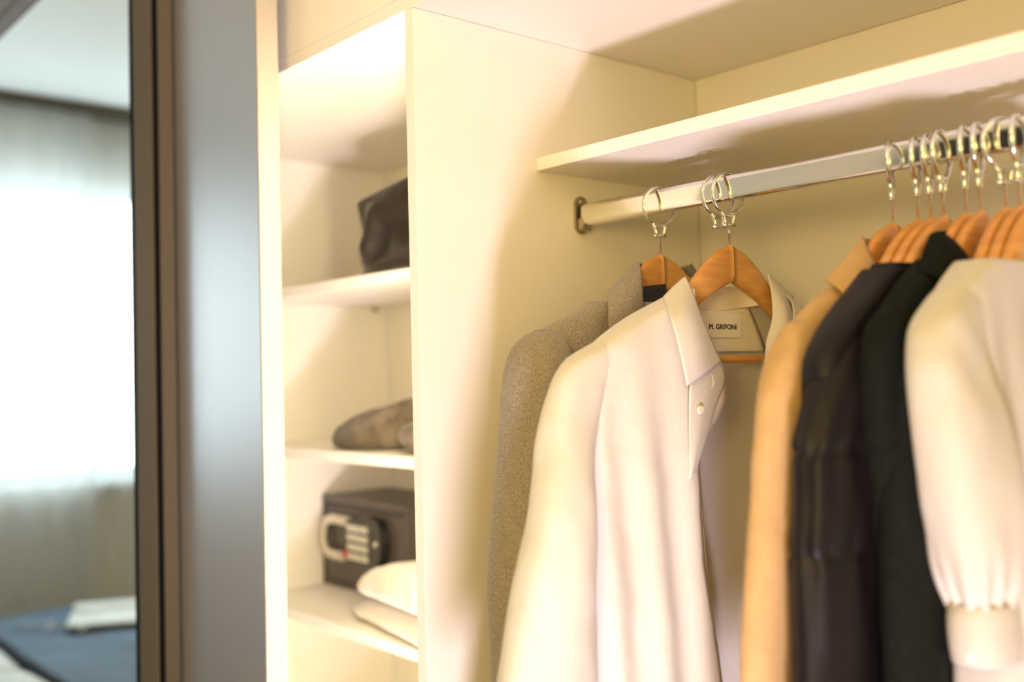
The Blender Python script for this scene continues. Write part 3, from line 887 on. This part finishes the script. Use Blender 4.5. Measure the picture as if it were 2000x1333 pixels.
# ------------------------------------------------------------------ things on the shelves
def blob(name, rows, mat, parent=None):
    vs, fs = grid_vf(rows, True)
    n = len(rows[0])
    fs.append(tuple(range(n - 1, -1, -1)))
    fs.append(tuple((len(rows) - 1) * n + k for k in range(n)))
    return mesh(name, vs, fs, mat, parent, True)

# leather pouch on the top shelf of the column
bag = tag(empty('leather_pouch', (-0.38, 0.28, H + 0.1842)), 'crumpled black leather pouch on the upper shelf of the column', 'bag')
Z0 = 0.1845
rows = []
NX, NA = 46, 64
x0, x1, yf, yb = -0.540, -0.215, 0.2270, 0.345
for i in range(NA + 1):
    t = i / NA
    r = []
    # vertical loft: rows go up from the base to the pinched top
    z_ = t
    for k in range(72):
        a = 2 * math.pi * k / 72
        c, s = math.cos(a), math.sin(a)
        px_ = math.copysign(abs(c) ** .45, c)
        py_ = math.copysign(abs(s) ** .55, s)
        hx = (x1 - x0) / 2 * (1.0 - .02 * t - 0.02 * math.sin(3.2 * t))
        hy = (yb - yf) / 2 * (1 - 0.80 * t ** 1.7) + .002
        ycb = yf + hy
        X = (x0 + x1) / 2 + .006 * t + hx * px_
        top = 0.128 + 0.028 * max(0.0, min(1.0, (X - x0) / .16)) + .008 * math.sin(X * 34)
        Y = ycb + .004 * t + hy * py_
        Zz = Z0 + top * t
        g = math.sin(math.pi * min(1, t * 1.05)) ** .6
        cr = g * min(1, max(0, t - .12) * 6) * min(1, max(.06, (X - x0 - .01) / .05)) * (0.017 * math.sin(-X * 62 + t * 4.6 + .8) * (1 if py_ < 0 else .4) + 0.008 * fn(X, t * .2, 2, 22) + .003 * fn(X, Zz, 5, 55))
        if 0.05 < t < .17: cr -= .004
        Y += -cr if py_ < 0 else cr
        r.append(Vector((X, max(Y, yf - .010), Zz + H)))
    rows.append(r)
kid(blob('body', rows, M['leather']), bag)
kid(tube('base_piping', [(x0 + .07, yf + .002, H + Z0 + .005), (x1 - .012, yf - .001, H + Z0 + .006)], .0035, M['leather']), bag)
kid(tube('top_piping', [(x0 + .014 + i * .030, .246, H + Z0 + .128 + .028 * max(0, min(1, (.014 + i * .03) / .16)) + .008 * math.sin((x0 + .014 + i * .03) * 34)) for i in range(10)], .004, M['leather']), bag)

def cushion(name, x0, x1, y0, y1, z0, h, mat, seed=0, p=2.6, top_tilt=0.0, wob=0.006, par=None, edge=0.5):
    """soft folded cloth lump: flat underside, domed top"""
    rows = []
    NA, NR = 56, 18
    cx, cy, hx, hy = (x0 + x1) / 2, (y0 + y1) / 2, (x1 - x0) / 2, (y1 - y0) / 2
    prof = [(0.0, 0.0), (.55, .0), (.9, .0), (.985, .10), (1.0, .30), (.985, .52), (.94, .70), (.84, .84), (.66, .94), (.4, .99), (.0, 1.0)]
    def pr(t):
        m_ = (len(prof) - 1) * t
        i = min(int(m_), len(prof) - 2)
        f_ = m_ - i
        return prof[i][0] + (prof[i+1][0] - prof[i][0]) * f_, prof[i][1] + (prof[i+1][1] - prof[i][1]) * f_
    for i in range(NR * 2 + 1):
        rr, zz = pr(i / (NR * 2))
        rr = max(rr, .002)
        r = []
        for k in range(NA):
            a = 2 * math.pi * k / NA
            c, s = math.cos(a), math.sin(a)
            X = cx + hx * rr * math.copysign(abs(c) ** (2 / p), c)
            Y = cy + hy * rr * math.copysign(abs(s) ** (2 / p), s)
            hh = h * (1 + top_tilt * (X - cx) / hx)
            Z = z0 + hh * zz
            if zz > 0.02:
                d = wob * fn(X + seed, Y, Z, 16) + wob * .4 * fn(X + seed, Y, Z, 40)
                Z += d * min(1, zz * 2)
                X += c * d
            r.append(Vector((X, Y, max(Z, z0) + H)))
        rows.append(r)
    return blob(name, rows, mat, par)

kt = tag(empty('folded_sweater', (-0.55, .38, H - .137)), 'folded grey-brown knit sweater lying on the shelf above the safe', 'sweater')
kid(cushion('body', -.725, -.458, .238, .560, -.1365, .074, M['knit'], 3, 2.3, .62, .005), kt)
kr = tag(empty('rolled_knit', (-.35, .36, H - .137)), 'rolled grey-brown knit at the right of the folded sweater, half behind the partition', 'sweater')
rows = []
for i in range(26):
    Y = .232 + .30 * i / 25
    e = min(1, (i + .35) / 3, (25.35 - i) / 3) ** .5
    r = []
    for k in range(24):
        a = 2 * math.pi * k / 24
        d = 1 + .10 * fn(math.cos(a), math.sin(a), Y * 8, 1.5)
        r.append(Vector((-.375 + .060 * e * d * math.cos(a), Y, max(-.1365, -.1055 + .031 * e * d * math.sin(a)) + H)))
    rows.append(r)
kid(blob('body', rows, M['knit']), kr)

# safe
sf = tag(empty('safe', (-.775, .47, H - .4586)), 'dark brown-grey hotel safe with keypad and U handle on the lower shelf', 'safe')
SX0, SX1, SY0, SY1, SZ0, SZ1 = -.944, -.607, .397, .574, -.4583, -.261
K2 = lambda o: kid(o, sf)
bm = bmesh.new()
add_box(bm, (SX0, SY0 + .004, SZ0 + H), (SX1, SY1, SZ1 + H), .003, 3)
K2(bm_obj('body', bm, M['safe']))
bm = bmesh.new()
add_box(bm, (SX0, SY0 - .004, SZ0 + H), (SX0 + .012, SY0 + .0035, SZ1 + H), .0015)
add_box(bm, (SX1 - .012, SY0 - .004, SZ0 + H), (SX1, SY0 + .0035, SZ1 + H), .0015)
add_box(bm, (SX0 + .012, SY0 - .004, SZ1 - .014 + H), (SX1 - .012, SY0 + .0035, SZ1 + H), .0015)
add_box(bm, (SX0 + .012, SY0 - .004, SZ0 + H), (SX1 - .012, SY0 + .0035, SZ0 + .012 + H), .0015)
K2(bm_obj('door_frame', bm, M['safe']))
K2(wbox('door_gap', (SX0 + .013, SY0 + .0005, SZ1 - .024), (SX1 - .013, SY0 + .0034, SZ1 - .0145), M['safe_dark'], None, .0003))
dp = K2(wbox('door_panel', (SX0 + .014, SY0 - .003, SZ0 + .014), (SX1 - .014, SY0 + .0034, SZ1 - .024), M['safe'], None, .002))
yq = SY0 - .004
K2(tube('handle', [(-.806, yq - .010, H - .309), (-.880, yq - .014, H - .3075), (-.905, yq - .014, H - .314), (-.917, yq - .014, H - .330), (-.920, yq - .014, H - .350), (-.914, yq - .014, H - .372), (-.898, yq - .014, H - .384), (-.870, yq - .014, H - .386), (-.832, yq - .012, H - .3855)],
        .0105, M['satin'], None, 12, .55))
bm = bmesh.new()
n = 20
out = [(-.812, -.302), (-.72, -.291), (-.690, -.296), (-.676, -.315), (-.672, -.342), (-.676, -.370), (-.690, -.389), (-.72, -.394), (-.812, -.392)]
vs = [(px_, yq + .001, H + pz) for px_, pz in out] + [(px_ + (.004 if px_ < -.75 else -.004), yq - .020, H + pz * .995 - .001) for px_, pz in out]
k = len(out)
fs = [tuple(range(k)), tuple(range(2 * k - 1, k - 1, -1))] + [(i, (i + 1) % k, (i + 1) % k + k, i + k) for i in range(k)]
kp = K2(mesh('keypad_housing', vs, fs, M['safe_dark']))
for r in range(4):
    for c in range(3):
        kx = -.802 + c * .0275
        kz = -.3105 - r * .0200
        q = wbox('key', (kx, yq - .0245, kz - .0150), (kx + .0235, yq - .0195, kz), M['key'], None, .002)
        q.parent = kp
bm = bmesh.new()
bmesh.ops.create_uvsphere(bm, u_segments=12, v_segments=8, radius=.010, matrix=Matrix.Translation((-.8195, yq - .013, H - .378)))
K2(bm_obj('indicator', bm, M['red'], None, True))
bm = bmesh.new()
bmesh.ops.create_cone(bm, cap_ends=True, segments=16, radius1=.006, radius2=.005, depth=.008, matrix=Matrix.Translation((-.692, yq - .022, H - .343)) @ Matrix.Rotation(math.radians(90), 4, 'X'))
K2(bm_obj('bolt', bm, M['satin']))

# two white pillows in front of the safe, thin soft edges, turned a little on the shelf
def pillow(cx, cy, hx, hy, z0, h, rz, tilt, seed, lab):
    NA, NR = 64, 14
    rows = []
    for i in range(2 * NR + 1):
        t = i / (2 * NR)
        up = t > .5
        rr = math.sin(math.pi * t)
        rr = max(rr, .003)
        prof = max(0.0, 1 - rr ** 2.4) ** .62
        r = []
        for k in range(NA):
            a = 2 * math.pi * k / NA
            c, q = math.cos(a), math.sin(a)
            lx = hx * rr * math.copysign(abs(c) ** .62, c)
            ly = hy * rr * math.copysign(abs(q) ** .62, q)
            pin = 1 - .10 * (abs(math.sin(2 * a)) ** 2 < .5) * rr ** 4
            lx *= pin; ly *= pin
            X = cx + lx * math.cos(rz) - ly * math.sin(rz)
            Y = cy + lx * math.sin(rz) + ly * math.cos(rz)
            e = .30 + .10 * fn(X + seed, Y, 0, 6)
            Z = z0 + h * (e + ((1 - e) if up else -e) * prof) + tilt * (lx + hx) + .004 * fn(X + seed, Y, t, 18) * rr
            r.append(Vector((X, Y, Z + H)))
        rows.append(r)
    o = blob('pillow', rows, M['linen'])
    return tag(o, lab, 'pillow', 'white pillows in front of the safe')
p1 = pillow(-.425, .288, .215, .070, -.4578, .044, -.17, 0.0, 5, 'lower of two stacked flat white pillows on the shelf in front of the safe')
p2 = pillow(-.385, .272, .225, .080, -.4170, .072, -.24, .06, 9, 'upper plumper one of two stacked white pillows on the shelf in front of the safe')

# ------------------------------------------------------------------ bedroom seen in the mirror
BZ = 0.60
bed = tag(empty('bed', (-2.52, .2, 0)), 'hotel bed with dark base below the blue throw, reflected in the mirror', 'bed')
bx0, bx1, by0, by1 = -3.25, -1.80, -.87, 1.28
kid(box('bed_base', (bx0 + .02, by0 + .02, .03), (bx1 - .02, by1, .32), M['bedbase'], None, .02), bed)
kid(box('mattress', (bx0 + .005, by0 + .005, .322), (bx1 - .005, by1, BZ - .062), M['duvet'], None, .05, 4), bed)
kid(box('headboard', (bx0, by1 + .005, .03), (bx1, by1 + .06, 1.05), M['bedbase'], None, .02), bed)
def drape(name, x0, x1, y0, y1, z, drop, mat, seed=0, amp=.008, nx=50, ny=44, rnd=.05, thick=.012, sides='wse'):
    rows = []
    for i in range(ny + 1):
        r = []
        for j in range(nx + 1):
            u, v = j / nx, i / ny
            x = x0 - drop + (x1 - x0 + 2 * drop) * u if 'w' in sides else x0 + (x1 - x0) * u
            y = (y0 - drop) + (y1 - y0 + drop) * v if 's' in sides else y0 + (y1 - y0) * v
            ex = max(x0 - x, x - x1, 0)
            ey = max(y0 - y, 0)
            e = max(ex, ey)
            xx = min(max(x, x0 - min(ex, .006)), x1 + min(ex, .006))
            yy = max(y, y0 - min(ey, .006))
            zz = z - e
            din = min(xx - x0, x1 - xx, yy - y0)
            if e == 0 and din < rnd: zz -= (rnd - din) ** 2 / (2 * rnd) * .6
            zz += amp * fn(x + seed, y, 0, 5) + amp * .7 * math.sin((x * 2 + y * 3.4 + seed) * 4) * fn(x, y, seed, 2)
            r.append(Vector((xx, yy, zz)))
        rows.append(r)
    return cloth(name, rows, mat, None, False, thick, 1.0)
throw = tag(drape('blanket', bx0, bx1, by0, -.375, BZ, .30, M['blue'], 1.0, .010), 'blue blanket with dark hem laid across the foot of the bed', 'blanket')
hm = tube('hem', [(bx0 + .01 + (bx1 - bx0 - .02) * i / 24, -.372, BZ + .016 + .010 * fn(bx0 + 1 + i * .06, -.375, 0, 5)) for i in range(25)], .016, M['hem'], throw, 8)
gap_shade = tube('hem', [(-2.374, -.36 + i * .12, BZ - .006) for i in range(13)], .013, M['hem'], throw, 8)  # dark tube stands in for the shaded gap between the two duvets
# two single duvets side by side
def duvet(x0, x1, lab, seed):
    return tag(drape('duvet', x0, x1, -.335, 1.22, BZ + .004, .0, M['duvet'], seed, .010, 40, 60, .06, .030, ''), lab, 'duvet')
duvet(bx0 + .02, -2.40, 'white duvet on the window side of the bed, beside the blue blanket', 2.0)
duvet(-2.35, bx1 - .02, 'white duvet on the wardrobe side of the bed, beside the blue blanket', 6.0)
# open magazine
mg = tag(empty('magazine', (-2.86, -.80, BZ + .022), .42), 'open magazine with white pages and dark cover lying on the blue blanket', 'magazine')
def page(name, sg, mat, zo, wd, th, lift):
    rows = []
    for i in range(15):
        y = -.15 + .30 * i / 14
        r = []
        for j in range(15):
            u = j / 14
            z = zo + lift * (math.sin(math.pi * u ** .6) * .9 + .10 * u) + .006 * fn(u * 2, y * 6, sg, 1)
            r.append(Vector((sg * wd * u, y, z)))
        rows.append(r)
    return cloth(name, rows, mat, mg, False, th)
page('page', -1, M['paper'], .010, .19, .006, .030); page('page', 1, M['paper'], .010, .19, .006, .020)
page('cover', -1, M['cover'], .003, .205, .003, .016); page('cover', 1, M['cover'], .003, .205, .003, .008)
# earphone cord
pts = []
for i in range(60):
    t = i / 59
    pts.append((-2.92 + .20 * t + .035 * math.sin(t * 14), -.52 - .10 * t + .045 * math.cos(t * 11), BZ + .034 + .003 * math.sin(t * 30)))
ec = tag(empty('earphones', (-2.82, -.57, BZ + .015)), 'thin grey earphones with tangled cord on the blue blanket beside the magazine', 'earphones')
kid(tube('cord', pts, .0045, M['cable'], None, 6), ec)
for p in (pts[0], pts[-1]):
    bm = bmesh.new()
    bmesh.ops.create_uvsphere(bm, u_segments=12, v_segments=8, radius=.010, matrix=Matrix.Translation(p))
    kid(bm_obj('earbud', bm, M['cable'], None, True), ec)
# sheer curtains
def curtain(y0, y1, x, lab):
    rows = []
    n = int((y1 - y0) / .012)
    for i in range(15):
        z = .02 + (RC - .06) * i / 14
        r = []
        for j in range(n + 1):
            y = y0 + (y1 - y0) * j / n
            am = .009 * (1.0 - .35 * z / RC)
            r.append(Vector((x + am * math.sin(j * .62 + .8 * math.sin(y * 7)) + .006 * fn(y, z * .3, 2, 6), y, z)))
        rows.append(r)
    return tag(cloth('sheer_curtain', rows, M['sheer'], None, False, 0), lab, 'curtain', 'sheer curtains at the bedroom window')
curtain(-.93, 1.28, -3.46, 'white sheer curtain panel on the bed side of the window')
curtain(-2.95, -.86, -3.515, 'white sheer curtain panel on the far side of the window, overlapping the other')
ct = tag(box('trim_4', (-3.60, YS + .02, RC - .035), (-3.40, YH - .02, RC - .001), M['taupe'], None, .002), kind='structure')
